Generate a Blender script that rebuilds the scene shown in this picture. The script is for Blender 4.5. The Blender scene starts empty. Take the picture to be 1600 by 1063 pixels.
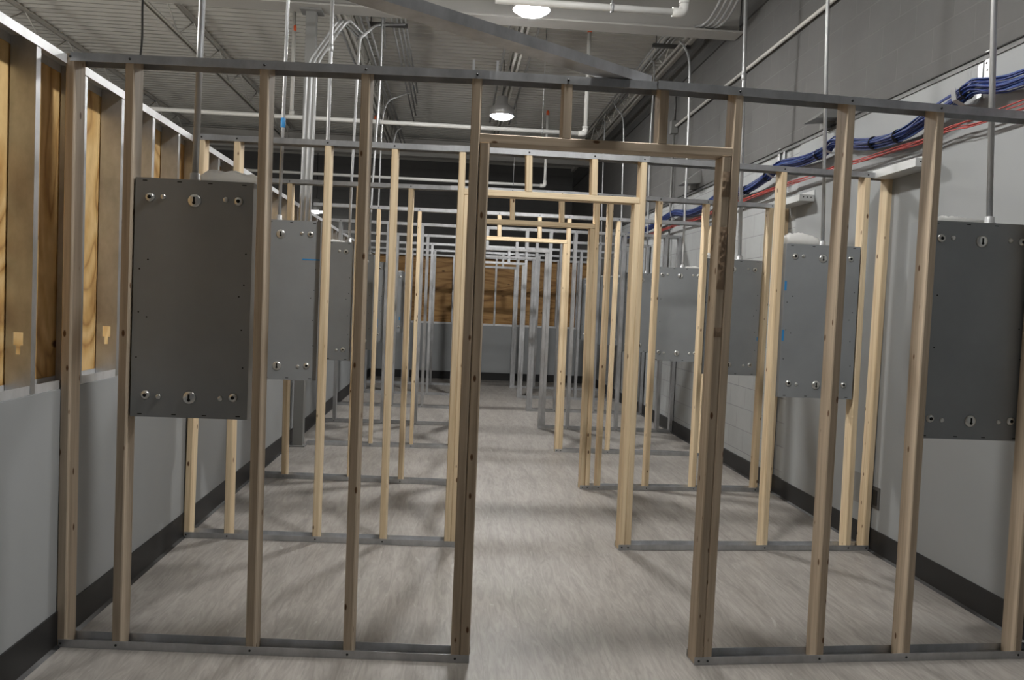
import bpy, math, random
from mathutils import Vector, Matrix, noise
random.seed(7)
C = bpy.context.scene.collection

# ------------------------------------------------------------------ camera
F_PX, PITCH, YAW, ROLL, EYE = 1308.78, 0.041379, 0.071586, 0.042623, 1.4969
cp, sp, cy, sy, cr, sr = (math.cos(PITCH), math.sin(PITCH), math.cos(YAW), math.sin(YAW), math.cos(ROLL), math.sin(ROLL))
FWD = Vector((sy*cp, cy*cp, -sp)); R0 = Vector((cy, -sy, 0)); U0 = R0.cross(FWD)
RT = cr*R0 + sr*U0; UP = -sr*R0 + cr*U0
CAM = Vector((0, 0, EYE))
cam = bpy.data.objects.new('camera', bpy.data.cameras.new('camera')); C.objects.link(cam)
M3 = Matrix((RT, UP, -FWD)).transposed()
cam.matrix_world = Matrix.Translation(CAM) @ M3.to_4x4()
cam.data.sensor_fit = 'HORIZONTAL'; cam.data.sensor_width = 36.0; cam.data.lens = F_PX*36/1600; cam.data.clip_start = .05
bpy.context.scene.camera = cam

def ray(x, y): return (x-800)/F_PX*RT - (y-531.5)/F_PX*UP + FWD
def at_y(x, y, Y): d = ray(x, y); return CAM + d*(Y/d.y)
def at_x(x, y, X): d = ray(x, y); return CAM + d*(X/d.x)
def at_z(x, y, Z): d = ray(x, y); return CAM + d*((Z-EYE)/d.z)

# ------------------------------------------------------------------ materials
def mat(name, col, rough=.6, metal=0.0, build=None):
    m = bpy.data.materials.new(name); m.use_nodes = True
    nt = m.node_tree; b = nt.nodes['Principled BSDF']
    b.inputs['Base Color'].default_value = (*col, 1); b.inputs['Roughness'].default_value = rough; b.inputs['Metallic'].default_value = metal
    if build: build(nt, b)
    return m
def N(nt, t, **kw):
    n = nt.nodes.new(t)
    for k, v in kw.items(): setattr(n, k, v)
    return n
def coords(nt, scale, rand=True, rot=(0, 0, 0)):
    tc = N(nt, 'ShaderNodeTexCoord'); mp = N(nt, 'ShaderNodeMapping'); mp.inputs['Scale'].default_value = scale; mp.inputs['Rotation'].default_value = rot
    if rand:
        oi = N(nt, 'ShaderNodeObjectInfo'); mul = N(nt, 'ShaderNodeMath', operation='MULTIPLY'); mul.inputs[1].default_value = 37.0
        add = N(nt, 'ShaderNodeVectorMath', operation='ADD')
        nt.links.new(oi.outputs['Random'], mul.inputs[0]); nt.links.new(tc.outputs['Object'], add.inputs[0]); nt.links.new(mul.outputs[0], add.inputs[1])
        nt.links.new(add.outputs[0], mp.inputs['Vector'])
    else: nt.links.new(tc.outputs['Object'], mp.inputs['Vector'])
    return mp.outputs[0]
def ramp(nt, fac, stops):
    r = N(nt, 'ShaderNodeValToRGB'); nt.links.new(fac, r.inputs[0])
    while len(r.color_ramp.elements) < len(stops): r.color_ramp.elements.new(.5)
    for e, (p, c) in zip(r.color_ramp.elements, stops): e.position = p; e.color = (*c, 1) if len(c) == 3 else c
    return r.outputs[0]
def noise_t(nt, vec, scale=1, detail=3, rough=.55, dist=0):
    n = N(nt, 'ShaderNodeTexNoise'); n.inputs['Scale'].default_value = scale; n.inputs['Detail'].default_value = detail
    n.inputs['Roughness'].default_value = rough; n.inputs['Distortion'].default_value = dist
    nt.links.new(vec, n.inputs['Vector']); return n.outputs['Fac']
def mixc(nt, fac, a, b, blend='MIX'):
    m = N(nt, 'ShaderNodeMix', data_type='RGBA', blend_type=blend)
    for i, v in ((0, fac), (6, a), (7, b)):
        if hasattr(v, 'links'): nt.links.new(v, m.inputs[i])
        else: m.inputs[i].default_value = v if i == 0 else (*v, 1)
    return m.outputs[2]
def bump(nt, b, h, strength=.2, dist=.01):
    n = N(nt, 'ShaderNodeBump'); n.inputs['Strength'].default_value = strength; n.inputs['Distance'].default_value = dist
    nt.links.new(h, n.inputs['Height']); nt.links.new(n.outputs[0], b.inputs['Normal'])

def wood(name, dark, light, along, knot=(.12, .055, .02)):
    sc = {'z': (26, 26, .9), 'x': (.9, 26, 26)}[along]; ks = {'z': (15, 15, 6.5), 'x': (6.5, 15, 15)}[along]
    def f(nt, b):
        v = coords(nt, sc); g = noise_t(nt, v, 1.0, 4, .6, .6)
        c = ramp(nt, g, [(.3, dark), (.68, light)])
        v2 = coords(nt, tuple(s*3 for s in sc)); g2 = noise_t(nt, v2, 1.0, 2)
        c = mixc(nt, .22, c, ramp(nt, g2, [(.35, tuple(x*.55 for x in dark)), (.6, light)]))
        vo = N(nt, 'ShaderNodeTexVoronoi'); nt.links.new(coords(nt, ks), vo.inputs['Vector']); vo.inputs['Scale'].default_value = 1
        k = ramp(nt, vo.outputs['Distance'], [(.075, (1, 1, 1)), (.115, (0, 0, 0))])
        c = mixc(nt, k, c, knot)
        oi = N(nt, 'ShaderNodeObjectInfo'); hs = N(nt, 'ShaderNodeHueSaturation')
        mr = N(nt, 'ShaderNodeMapRange'); mr.inputs[3].default_value = .86; mr.inputs[4].default_value = 1.1
        nt.links.new(oi.outputs['Random'], mr.inputs[0]); nt.links.new(mr.outputs[0], hs.inputs['Value']); nt.links.new(c, hs.inputs['Color'])
        nt.links.new(hs.outputs[0], b.inputs['Base Color']); bump(nt, b, g2, .12, .002)
    return mat(name, light, .62, 0, f)
def ply(name, dark, mid, light, sc):
    def f(nt, b):
        v = coords(nt, sc, False); n0 = noise_t(nt, v, 1, 2, .5, 1.2)
        wv = N(nt, 'ShaderNodeMath', operation='MULTIPLY'); wv.inputs[1].default_value = 17.0; nt.links.new(n0, wv.inputs[0])
        fr = N(nt, 'ShaderNodeMath', operation='PINGPONG'); fr.inputs[1].default_value = 1.0; nt.links.new(wv.outputs[0], fr.inputs[0])
        c = ramp(nt, fr.outputs[0], [(.0, dark), (.25, mid), (.8, light)])
        fine = noise_t(nt, coords(nt, tuple(s*14 for s in sc), False), 1, 3)
        c = mixc(nt, .3, c, ramp(nt, fine, [(.3, dark), (.7, light)]))
        vo = N(nt, 'ShaderNodeTexVoronoi'); nt.links.new(coords(nt, (2.6, 2.6, 5.5), False), vo.inputs['Vector']); vo.inputs['Scale'].default_value = 1
        c = mixc(nt, ramp(nt, vo.outputs['Distance'], [(.06, (1, 1, 1)), (.11, (0, 0, 0))]), c, (.10, .04, .012))
        nt.links.new(c, b.inputs['Base Color'])
    return mat(name, mid, .6, 0, f)
def steel(name, a, c, rough, metal=.85):
    def f(nt, b):
        n = noise_t(nt, coords(nt, (9, 9, 5)), 1, 5, .65)
        nt.links.new(ramp(nt, n, [(.3, a), (.7, c)]), b.inputs['Base Color'])
        n2 = noise_t(nt, coords(nt, (4, 4, 2)), 1, 3); r = N(nt, 'ShaderNodeMapRange'); r.inputs[3].default_value = rough-.1; r.inputs[4].default_value = rough+.12
        nt.links.new(n2, r.inputs[0]); nt.links.new(r.outputs[0], b.inputs['Roughness'])
    return mat(name, a, rough, metal, f)
def paint(name, col, rough=.7, var=.08, sc=1.2, bumps=.0):
    def f(nt, b):
        n = noise_t(nt, coords(nt, (sc, sc, sc), False), 1, 5, .6)
        nt.links.new(ramp(nt, n, [(.3, tuple(x*(1-var) for x in col)), (.7, tuple(x*(1+var) for x in col))]), b.inputs['Base Color'])
        if bumps: bump(nt, b, noise_t(nt, coords(nt, (90, 90, 90), False), 1, 2), bumps, .004)
    return mat(name, col, rough, 0, f)
def block(name, col, mortar, rough=.75):
    def f(nt, b):
        tc = N(nt, 'ShaderNodeTexCoord'); sep = N(nt, 'ShaderNodeSeparateXYZ'); cmb = N(nt, 'ShaderNodeCombineXYZ')
        nt.links.new(tc.outputs['Object'], sep.inputs[0]); nt.links.new(sep.outputs[1], cmb.inputs[0]); nt.links.new(sep.outputs[2], cmb.inputs[1])
        br = N(nt, 'ShaderNodeTexBrick'); nt.links.new(cmb.outputs[0], br.inputs['Vector']); br.inputs['Scale'].default_value = 1
        br.inputs['Brick Width'].default_value = .406; br.inputs['Row Height'].default_value = .2032; br.inputs['Mortar Size'].default_value = .005
        br.inputs['Mortar Smooth'].default_value = .3
        br.inputs['Color1'].default_value = (*col, 1); br.inputs['Color2'].default_value = (*[x*.94 for x in col], 1); br.inputs['Mortar'].default_value = (*mortar, 1)
        n = noise_t(nt, coords(nt, (3, 3, 3), False), 1, 6, .7)
        c = mixc(nt, .35, br.outputs['Color'], ramp(nt, n, [(.3, tuple(x*.75 for x in col)), (.7, tuple(x*1.15 for x in col))]))
        nt.links.new(c, b.inputs['Base Color'])
        inv = N(nt, 'ShaderNodeMath', operation='SUBTRACT'); inv.inputs[0].default_value = 1; nt.links.new(br.outputs['Fac'], inv.inputs[1])
        bump(nt, b, inv.outputs[0], .5, .006)
    return mat(name, col, rough, 0, f)
def emit(name, col, s):
    m = bpy.data.materials.new(name); m.use_nodes = True; nt = m.node_tree; b = nt.nodes['Principled BSDF']
    b.inputs['Base Color'].default_value = (1, 1, 1, 1); b.inputs['Emission Color'].default_value = (*col, 1); b.inputs['Emission Strength'].default_value = s
    return m

WOOD_F = wood('weathered_stud', (.41, .325, .235), (.60, .495, .375), 'z')
WOOD_FX = wood('weathered_header', (.41, .325, .235), (.60, .495, .375), 'x')
WOOD = wood('pine_stud', (.62, .455, .27), (.82, .68, .47), 'z')
WOODX = wood('pine_header', (.62, .455, .27), (.82, .68, .47), 'x')
PLY = ply('fir_plywood', (.34, .165, .045), (.64, .39, .14), (.82, .58, .27), (.5, 1.5, .8))
PLYB = ply('fir_plywood_across', (.24, .115, .035), (.42, .22, .07), (.56, .33, .125), (.45, 2.0, 2.8))
GALV = steel('galvanised_steel', (.40, .41, .42), (.60, .61, .63), .42)
GALVL = steel('bright_galvanised_steel', (.58, .59, .60), (.74, .75, .77), .5, .6)
EMT = steel('conduit_steel', (.42, .43, .44), (.56, .57, .58), .42, .55)
BOX = paint('grey_enamel_box', (.285, .30, .312), .42, .10, 2.0)
BOX.node_tree.nodes['Principled BSDF'].inputs['Metallic'].default_value = .3
BOSS = mat('zinc_boss', (.72, .72, .70), .3, .9)
HOLE = mat('dark_hole', (.006, .006, .006), .9)
SCREW = mat('black_screw', (.01, .01, .01), .5)
WALLP = paint('grey_wall_paint', (.30, .313, .32), .6, .05, .8)
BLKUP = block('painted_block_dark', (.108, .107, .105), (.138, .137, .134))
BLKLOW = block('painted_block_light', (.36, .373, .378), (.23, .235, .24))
FAR = block('dark_far_block', (.125, .125, .125), (.10, .10, .10))
BASE = mat('black_rubber_base', (.012, .012, .013), .5)
DECK = paint('deck_paint', (.50, .49, .46), .6, .03, 3)
STEELP = paint('painted_joist', (.58, .57, .54), .55, .06, 3)
BEAMP = paint('painted_beam', (.40, .39, .37), .55, .06, 2)
PIPEW = paint('white_pipe_paint', (.70, .70, .68), .4, .04, 4)
ORANGE = mat('orange_cap', (.75, .12, .03), .4)
BLUEC = mat('blue_cable_jacket', (.012, .032, .17), .4)
BLUEL = mat('pale_blue_cable_jacket', (.03, .07, .24), .4)
WHITEC = mat('white_cable_jacket', (.6, .6, .6), .4)
REDC = mat('red_cable_jacket', (.42, .045, .035), .4)
BLACKC = mat('black_cable_jacket', (.01, .01, .01), .5)
TAPE = mat('blue_tape', (.03, .22, .5), .5)
LENS = emit('lamp_lens', (1.0, .985, .955), 430)
LENSA = emit('dimmer_lamp_lens', (1.0, .985, .955), 400)
LENS2 = emit('side_room_lamp_lens', (1.0, .97, .90), 105)
FILLG = emit('fill_globe_glow', (1.0, .97, .90), 105)  # glow of the added globes that brighten the roof deck
HOUSING = mat('lamp_housing', (.55, .55, .55), .4, .5)
IRON = mat('dark_steel', (.10, .10, .10), .5, .4)
COL = paint('grey_column_paint', (.21, .21, .205), .55, .05, 2)
SHEET = mat('white_sheet_steel', (.62, .63, .63), .45, .25)

def bag_mat():
    m = bpy.data.materials.new('clear_plastic_bag'); m.use_nodes = True; nt = m.node_tree; b = nt.nodes['Principled BSDF']
    b.inputs['Base Color'].default_value = (.93, .93, .92, 1); b.inputs['Roughness'].default_value = .2; b.inputs['Subsurface Weight'].default_value = .6; b.inputs['Subsurface Radius'].default_value = (.05, .05, .05); b.inputs['Subsurface Scale'].default_value = 1
    tr = N(nt, 'ShaderNodeBsdfTransparent'); mx = N(nt, 'ShaderNodeMixShader'); mx.inputs[0].default_value = .85
    out = nt.nodes['Material Output']
    tl = N(nt, 'ShaderNodeBsdfTranslucent'); tl.inputs[0].default_value = (.9, .9, .88, 1); m2 = N(nt, 'ShaderNodeMixShader'); m2.inputs[0].default_value = .4
    nt.links.new(b.outputs[0], m2.inputs[1]); nt.links.new(tl.outputs[0], m2.inputs[2])
    nt.links.new(tr.outputs[0], mx.inputs[1]); nt.links.new(m2.outputs[0], mx.inputs[2]); nt.links.new(mx.outputs[0], out.inputs[0])
    return m
BAG = bag_mat()

def floor_mat():
    def f(nt, b):
        v = coords(nt, (5.5, .85, 1), False, (0, 0, .12)); n = noise_t(nt, v, 1, 6, .68, 1.6)
        c = ramp(nt, n, [(.28, (.182, .166, .150)), (.5, (.268, .248, .228)), (.72, (.352, .330, .308))])
        v2 = coords(nt, (22, 2.6, 1), False, (0, 0, -.2)); n2 = noise_t(nt, v2, 1, 3, .6, 2.5)
        c = mixc(nt, .35, c, ramp(nt, n2, [(.35, (.15, .14, .13)), (.62, (.37, .348, .325))]))
        v3 = coords(nt, (9, 2.2, 1), False, (0, 0, .25)); n3 = noise_t(nt, v3, 1, 2, .5, 4)
        c = mixc(nt, ramp(nt, n3, [(.68, (0, 0, 0)), (.76, (.4, .4, .4))]), c, (.46, .445, .43))
        tc = N(nt, 'ShaderNodeTexCoord'); sep = N(nt, 'ShaderNodeSeparateXYZ'); cmb = N(nt, 'ShaderNodeCombineXYZ')
        nt.links.new(tc.outputs['Object'], sep.inputs[0]); nt.links.new(sep.outputs[1], cmb.inputs[0]); nt.links.new(sep.outputs[0], cmb.inputs[1])
        br = N(nt, 'ShaderNodeTexBrick'); nt.links.new(cmb.outputs[0], br.inputs['Vector']); br.inputs['Scale'].default_value = 1
        br.inputs['Brick Width'].default_value = 1.22; br.inputs['Row Height'].default_value = .18; br.inputs['Mortar Size'].default_value = .0012
        br.inputs['Color1'].default_value = (1, 1, 1, 1); br.inputs['Color2'].default_value = (.93, .93, .93, 1); br.inputs['Mortar'].default_value = (.8, .8, .8, 1)
        c = mixc(nt, .8, c, br.outputs['Color'], 'MULTIPLY')
        nt.links.new(c, b.inputs['Base Color'])
    return mat('grey_vinyl_plank', (.27, .255, .24), .46, 0, f)
FLOOR = floor_mat()

# ------------------------------------------------------------------ mesh builder
class MB:
    def __init__(s): s.v = []; s.f = []; s.m = []; s.sm = []
    def add(s, vs, fs, mi=0, smooth=False):
        o = len(s.v); s.v += [tuple(v) for v in vs]; s.f += [tuple(i+o for i in f) for f in fs]; s.m += [mi]*len(fs); s.sm += [smooth]*len(fs); return s
    def box(s, a, b, mi=0):
        (x0, y0, z0), (x1, y1, z1) = [tuple(min(p, q) for p, q in zip(a, b)), tuple(max(p, q) for p, q in zip(a, b))]
        vs = [(x, y, z) for z in (z0, z1) for x, y in ((x0, y0), (x1, y0), (x1, y1), (x0, y1))]
        return s.add(vs, [(3, 2, 1, 0), (4, 5, 6, 7), (0, 1, 5, 4), (1, 2, 6, 5), (2, 3, 7, 6), (3, 0, 4, 7)], mi)
    def prism(s, r0, r1, mi=0, cap=True, smooth=False):
        n = len(r0); fs = [(i, (i+1) % n, n+(i+1) % n, n+i) for i in range(n)]
        s.add(list(r0)+list(r1), fs, mi, smooth)
        if cap: s.add(r0, [tuple(range(n-1, -1, -1))], mi); s.add(r1, [tuple(range(n))], mi)
        return s
    def bar(s, p, q, u, w, wu, ww, ch=0, mi=0):
        """beam from p to q; cross-section spans 0..wu along u and 0..ww along w"""
        u = Vector(u)*1.0; w = Vector(w)*1.0
        if ch: sec = [(ch, 0), (wu-ch, 0), (wu, ch), (wu, ww-ch), (wu-ch, ww), (ch, ww), (0, ww-ch), (0, ch)]
        else: sec = [(0, 0), (wu, 0), (wu, ww), (0, ww)]
        return s.prism([Vector(p)+u*a+w*b for a, b in sec], [Vector(q)+u*a+w*b for a, b in sec], mi)
    def chan(s, p, q, u, w, sec, mi=0):
        u = Vector(u); w = Vector(w)
        return s.prism([Vector(p)+u*a+w*b for a, b in sec], [Vector(q)+u*a+w*b for a, b in sec], mi)
    def tube(s, pts, r, n=8, mi=0):
        pts = [Vector(p) for p in pts]; rings = []
        t0 = (pts[1]-pts[0]).normalized(); a = t0.orthogonal().normalized()
        for i, p in enumerate(pts):
            t = (pts[min(i+1, len(pts)-1)]-pts[max(i-1, 0)]).normalized()
            a = (a-t*a.dot(t)).normalized(); b = t.cross(a)
            rings.append([p+(a*math.cos(2*math.pi*k/n)+b*math.sin(2*math.pi*k/n))*r for k in range(n)])
        o = len(s.v)
        for rg in rings: s.v += [tuple(v) for v in rg]
        for i in range(len(rings)-1):
            for k in range(n):
                s.f.append((o+i*n+k, o+i*n+(k+1) % n, o+(i+1)*n+(k+1) % n, o+(i+1)*n+k)); s.m.append(mi); s.sm.append(True)
        s.f.append(tuple(o+k for k in range(n-1, -1, -1))); s.m.append(mi); s.sm.append(False)
        s.f.append(tuple(o+(len(rings)-1)*n+k for k in range(n))); s.m.append(mi); s.sm.append(False)
        return s
    def lathe(s, o, axis, prof, n=20, mi=0, smooth=True):
        """prof: (radius, along axis)"""
        ax = Vector(axis).normalized(); a = ax.orthogonal().normalized(); b = ax.cross(a); o = Vector(o); base = len(s.v)
        for r, h in prof:
            for k in range(n): s.v.append(tuple(o+ax*h+(a*math.cos(2*math.pi*k/n)+b*math.sin(2*math.pi*k/n))*r))
        for i in range(len(prof)-1):
            for k in range(n):
                s.f.append((base+i*n+k, base+i*n+(k+1) % n, base+(i+1)*n+(k+1) % n, base+(i+1)*n+k)); s.m.append(mi); s.sm.append(smooth)
        if prof[-1][0] > 1e-6: s.f.append(tuple(base+(len(prof)-1)*n+k for k in range(n))); s.m.append(mi); s.sm.append(False)
        if prof[0][0] > 1e-6: s.f.append(tuple(base+k for k in range(n-1, -1, -1))); s.m.append(mi); s.sm.append(False)
        return s
    def build(s, name, mats, parent=None):
        if not isinstance(mats, (list, tuple)): mats = [mats]
        me = bpy.data.meshes.new(name); me.from_pydata(s.v, [], s.f)
        for m in mats: me.materials.append(m)
        me.polygons.foreach_set('material_index', s.m); me.polygons.foreach_set('use_smooth', s.sm); me.validate(); me.update()
        o = bpy.data.objects.new(name, me); C.objects.link(o)
        if parent: o.parent = parent; o.matrix_parent_inverse = Matrix.Translation(-parent.location)
        return o

def tag(o, label, cat, group=None, kind=None):
    o['label'] = label; o['category'] = cat
    if group: o['group'] = group
    if kind: o['kind'] = kind
    return o
def thing(name, loc, label, cat, group=None, kind=None):
    o = bpy.data.objects.new(name, None); o.location = loc; o.empty_display_size = .1; C.objects.link(o)
    return tag(o, label, cat, group, kind)
def arc(c, a, b, r, a0, a1, n=6): return [Vector(c)+(Vector(a)*math.cos(t)+Vector(b)*math.sin(t))*r for t in [a0+(a1-a0)*i/n for i in range(n+1)]]
def bend(pts, r=.12, n=5):
    """round the corners of a polyline"""
    pts = [Vector(p) for p in pts]; out = [pts[0]]
    for a, b, c in zip(pts, pts[1:], pts[2:]):
        u = (a-b); w = (c-b); d = min(r, u.length*.45, w.length*.45); p0 = b+u.normalized()*d; p1 = b+w.normalized()*d
        for i in range(n+1):
            t = i/n; out.append(p0*(1-t)**2+b*2*t*(1-t)+p1*t*t)
    return out+[pts[-1]]

XL, XR, YB, ZD = -1.59, 2.77, 16.5, 4.86
# ------------------------------------------------------------------ setting
tag(MB().box((-9, -3, -.1), (3.0, 20.6, 0)).build('floor', FLOOR), 'grey wood-look vinyl floor running under every stud frame', 'floor', kind='structure')

# corrugated roof deck, ribs run across (x)
m = MB(); prof = []; y = -1.0; pit = .152
while y < 20.4:
    prof += [(y, ZD), (y+.036, ZD), (y+.044, ZD+.058), (y+.144, ZD+.058)]; y += pit
vs = []; fs = []
for i, (yy, zz) in enumerate(prof):
    vs += [(-11, yy, zz), (3.0, yy, zz)]
    if i: fs.append((2*i-2, 2*i-1, 2*i+1, 2*i))
m.add(vs, fs); m.box((-11, -1, ZD+.066), (3.0, 20.4, ZD+.1))
tag(m.build('ceiling', DECK), 'corrugated steel roof deck high above the stud frames', 'ceiling', kind='structure')

# far wall and right wall
tag(MB().box((-12, 20.35, 0), (3.0, 20.6, 5.0)).build('wall_back', FAR), 'dark block wall far behind the plywood partition', 'wall', kind='structure')
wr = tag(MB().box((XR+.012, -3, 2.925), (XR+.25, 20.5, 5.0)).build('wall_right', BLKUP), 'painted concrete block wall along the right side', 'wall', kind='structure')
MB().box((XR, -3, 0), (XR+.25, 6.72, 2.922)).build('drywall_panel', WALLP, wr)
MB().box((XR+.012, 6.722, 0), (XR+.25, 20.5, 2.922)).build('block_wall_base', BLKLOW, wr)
MB().box((XR-.008, -3, 2.905), (XR+.02, 14, 2.927)).build('drywall_edge_bead', IRON, wr)
MB().box((XR-.01, -1, 4.40), (XR+.02, 20.3, 4.50)).build('dark_wall_strip', IRON, wr)  # thin dark strip along the wall below the deck
MB().box((XR-.05, -1, 4.78), (XR+.02, 20.3, 4.855)).build('deck_angle', STEELP, wr)
tag(MB().box((XR-.008, -3, 0), (XR+.012, 16.49, .15)).add([(XR-.008, -3, .012), (XR-.022, -3, 0), (XR-.022, 16.49, 0), (XR-.008, 16.49, .012)], [(0, 1, 2, 3)]).build('baseboard_right', BASE), 'black rubber base along the right wall', 'baseboard', kind='structure')

# left partition: drywall below, open steel studs with plywood behind above
wl = tag(MB().box((XL-.11, -2, 0), (XL, 16.6, 1.075)).build('wall_left', WALLP), 'left wall, grey below with open steel studs over plywood above', 'wall', kind='structure')
MB().chan((XL-.006, -2, 1.076), (XL-.006, 16.5, 1.076), (1, 0, 0), (0, 0, 1), [(0, .036), (-.0015, .036), (-.0015, .0015), (-.094, .0015), (-.094, .036), (-.0955, .036), (-.0955, 0), (0, 0)][::-1]).build('sill_track', GALVL, wl)
ZT = 2.43
MB().chan((XL, -2, ZT), (XL, 16.5, ZT), (1, 0, 0), (0, 0, 1), [(0, -.036), (-.0015, -.036), (-.0015, -.0015), (-.0985, -.0015), (-.0985, -.036), (-.10, -.036), (-.10, 0), (0, 0)]).build('top_track', GALVL, wl)
for k in range(17):      # plywood sheets, 1.22 m wide
    y0 = -2+1.22*k; y1 = min(y0+1.217, 16.6)
    if y0 < 16.5: MB().box((XL-.122, y0, 1.0), (XL-.104, y1, ZT-.002)).build('plywood_sheet', PLY, wl)
def cstud_left(Y):
    d = .094; x0 = XL-.004; m = MB(); z0, z1 = 1.08, ZT-.003
    # web faces the near side, with a key shaped punch-out
    hz = 1.23; t = .0015
    for a, b, xs in ((z0, hz, [(x0-d, x0)]), (hz, hz+.035, [(x0-d, x0-.056), (x0-.040, x0)]), (hz+.035, hz+.085, [(x0-d, x0-.066), (x0-.030, x0)]), (hz+.085, z1, [(x0-d, x0)])):
        for xa, xb in xs: m.box((xa, Y, a), (xb, Y+t, b))
    m.box((x0-t, Y+t, z0), (x0, Y+.034, z1)); m.box((x0-d, Y+t, z0), (x0-d+t, Y+.034, z1)); m.box((x0-.010, Y+.034, z0), (x0, Y+.0355, z1))
    return m.build('steel_stud', GALV, wl)
for k in range(-6, 33): cstud_left(3.30+.406*k)
tag(MB().box((XL-.005, -2, 0), (XL+.008, 16.49, .15)).add([(XL+.008, -2, .012), (XL+.008, 16.49, .012), (XL+.022, 16.49, 0), (XL+.022, -2, 0)], [(0, 1, 2, 3)]).build('baseboard_left', BASE), 'black rubber base along the left wall', 'baseboard', kind='structure')

# end partition: drywall below, plywood with steel studs above
we = tag(MB().box((XL-.1, YB, 0), (XR-.002, YB+.11, 1.075)).build('wall_end', WALLP), 'end wall of the corridor, grey below and plywood above', 'wall', kind='structure')
MB().box((XL-.1, YB+.104, 1.06), (XR-.002, YB+.122, ZT-.002)).build('plywood_sheathing', PLYB, we)
MB().chan((XL, YB, ZT), (XR-.01, YB, ZT), (0, 1, 0), (0, 0, 1), [(0, 0), (.1, 0), (.1, -.036), (.0985, -.036), (.0985, -.0015), (.0015, -.0015), (.0015, -.036), (0, -.036)]).build('top_track', GALVL, we)
MB().chan((XL, YB+.006, 1.076), (XR-.01, YB+.006, 1.076), (0, 1, 0), (0, 0, 1), [(0, 0), (.0955, 0), (.0955, .036), (.094, .036), (.094, .0015), (.0015, .0015), (.0015, .036), (0, .036)]).build('sill_track', GALVL, we)
for x in [-1.55, -1.25, -.85, -.445, -.035, .37, .80, 1.205, 1.61, 2.02, 2.42, 2.70]:
    MB().chan((x, YB+.004, 1.08), (x, YB+.004, ZT-.003), (1, 0, 0), (0, 1, 0), [(0, 0), (.034, 0), (.034, .0015), (.0015, .0015), (.0015, .0925), (.034, .0925), (.034, .094), (0, .094)]).build('steel_stud', GALV, we)
tag(MB().box((XL, YB-.008, 0), (XR-.01, YB+.004, .15)).build('baseboard_end', BASE), 'black rubber base along the end wall', 'baseboard', kind='structure')

# roof girders and joists
def girder(Y, zb, zt, label, zl=0):
    m = MB(); w = .125
    for a, b, c, d in ((-w, w, zb, zb+.016), (-.006, .006, zb+.016, zt-.016), (-w, w, zt-.016, zt)): m.box((-11, Y+a, c), (XR-.005, Y+b, d))
    return tag(m.build('ceiling_girder', BEAMP), label, 'beam', 'roof girders', 'structure')
girder(8.40, 4.30, ZD-.07, 'pale steel roof girder crossing above the second and third stud frames')
girder(17.25, 4.42, ZD-.07, 'far dark steel roof girder behind the plywood end wall')
def joist(X, y0, y1, label, zt=ZD-.002, dep=.36):
    m = MB()
    for dx in (-.045, .012): m.box((X+dx, y0, zt-.005), (X+dx+.033, y1, zt)); m.box((X+dx+(.028 if dx < 0 else 0), y0, zt-.04), (X+dx+(.033 if dx < 0 else .005), y1, zt-.005))
    zb = zt-dep
    for dx in (-.045, .012): m.box((X+dx, y0+.3, zb), (X+dx+.033, y1-.3, zb+.005)); m.box((X+dx+(.028 if dx < 0 else 0), y0+.3, zb), (X+dx+(.033 if dx < 0 else .005), y1-.3, zb+.04))
    n = 2*round((y1-y0-.2)/.62/2)+1; st = (y1-y0-.2)/n; pts = []
    for i in range(n+1): pts.append((X, y0+.1+i*st, zt-.02 if i % 2 == 0 else zb+.02))
    for a, b in zip(pts, pts[1:]): m.tube([a, b], .009, 5)
    return tag(m.build('ceiling_joist', STEELP), label, 'joist', 'open web roof joists', 'structure')
for i, X in enumerate((-7.4, -5.37, -3.35, -1.3, .66, 2.45)):
    nm = ['sixth', 'fifth', 'fourth', 'third', 'second', 'first'][i]
    joist(X, 8.45, 17.15, f'{nm} open web steel joist out from the right wall, beyond the pale girder')
tag(MB().box((-1.545, 8.42, 0), (-1.447, 8.53, 4.28)).box((-1.60, 8.37, 4.28), (-1.39, 8.56, 4.298)).box((-1.585, 8.385, 0), (-1.42, 8.555, .012)).build('steel_column', COL), 'grey square steel column under the pale girder by the left wall', 'column', kind='structure')

# ------------------------------------------------------------------ stud frames
H = 2.44; REG = []
class Piece:
    def __init__(s, a, b): s.a = Vector((a[0], a[1])); s.b = Vector((b[0], b[1])); s.d = (s.b-s.a).normalized(); s.n = Vector((-s.d.y, s.d.x))
    def Y(s, X): return s.a.y+(X-s.a.x)*s.d.y/s.d.x
    def hit(s, x, y):
        d = ray(x, y); k = s.d.y/s.d.x     # solve CAM+t d on the vertical plane
        t = (s.a.y-k*s.a.x)/(d.y-k*d.x); return CAM+d*t
    def u(s): return Vector((s.d.x, s.d.y, 0))
    def w(s): return Vector((s.n.x, s.n.y, 0))
def ends(pc, b, t, ztop=H-.004, zbot=.004):
    """X at floor and at top from two pixels on the front left edge"""
    p = pc.hit(*b); q = pc.hit(*t); k = (q.x-p.x)/(q.z-p.z)
    xb = p.x+k*(zbot-p.z); xt = p.x+k*(ztop-p.z)
    return Vector((xb, pc.Y(xb), zbot)), Vector((xt, pc.Y(xt), ztop))
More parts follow.
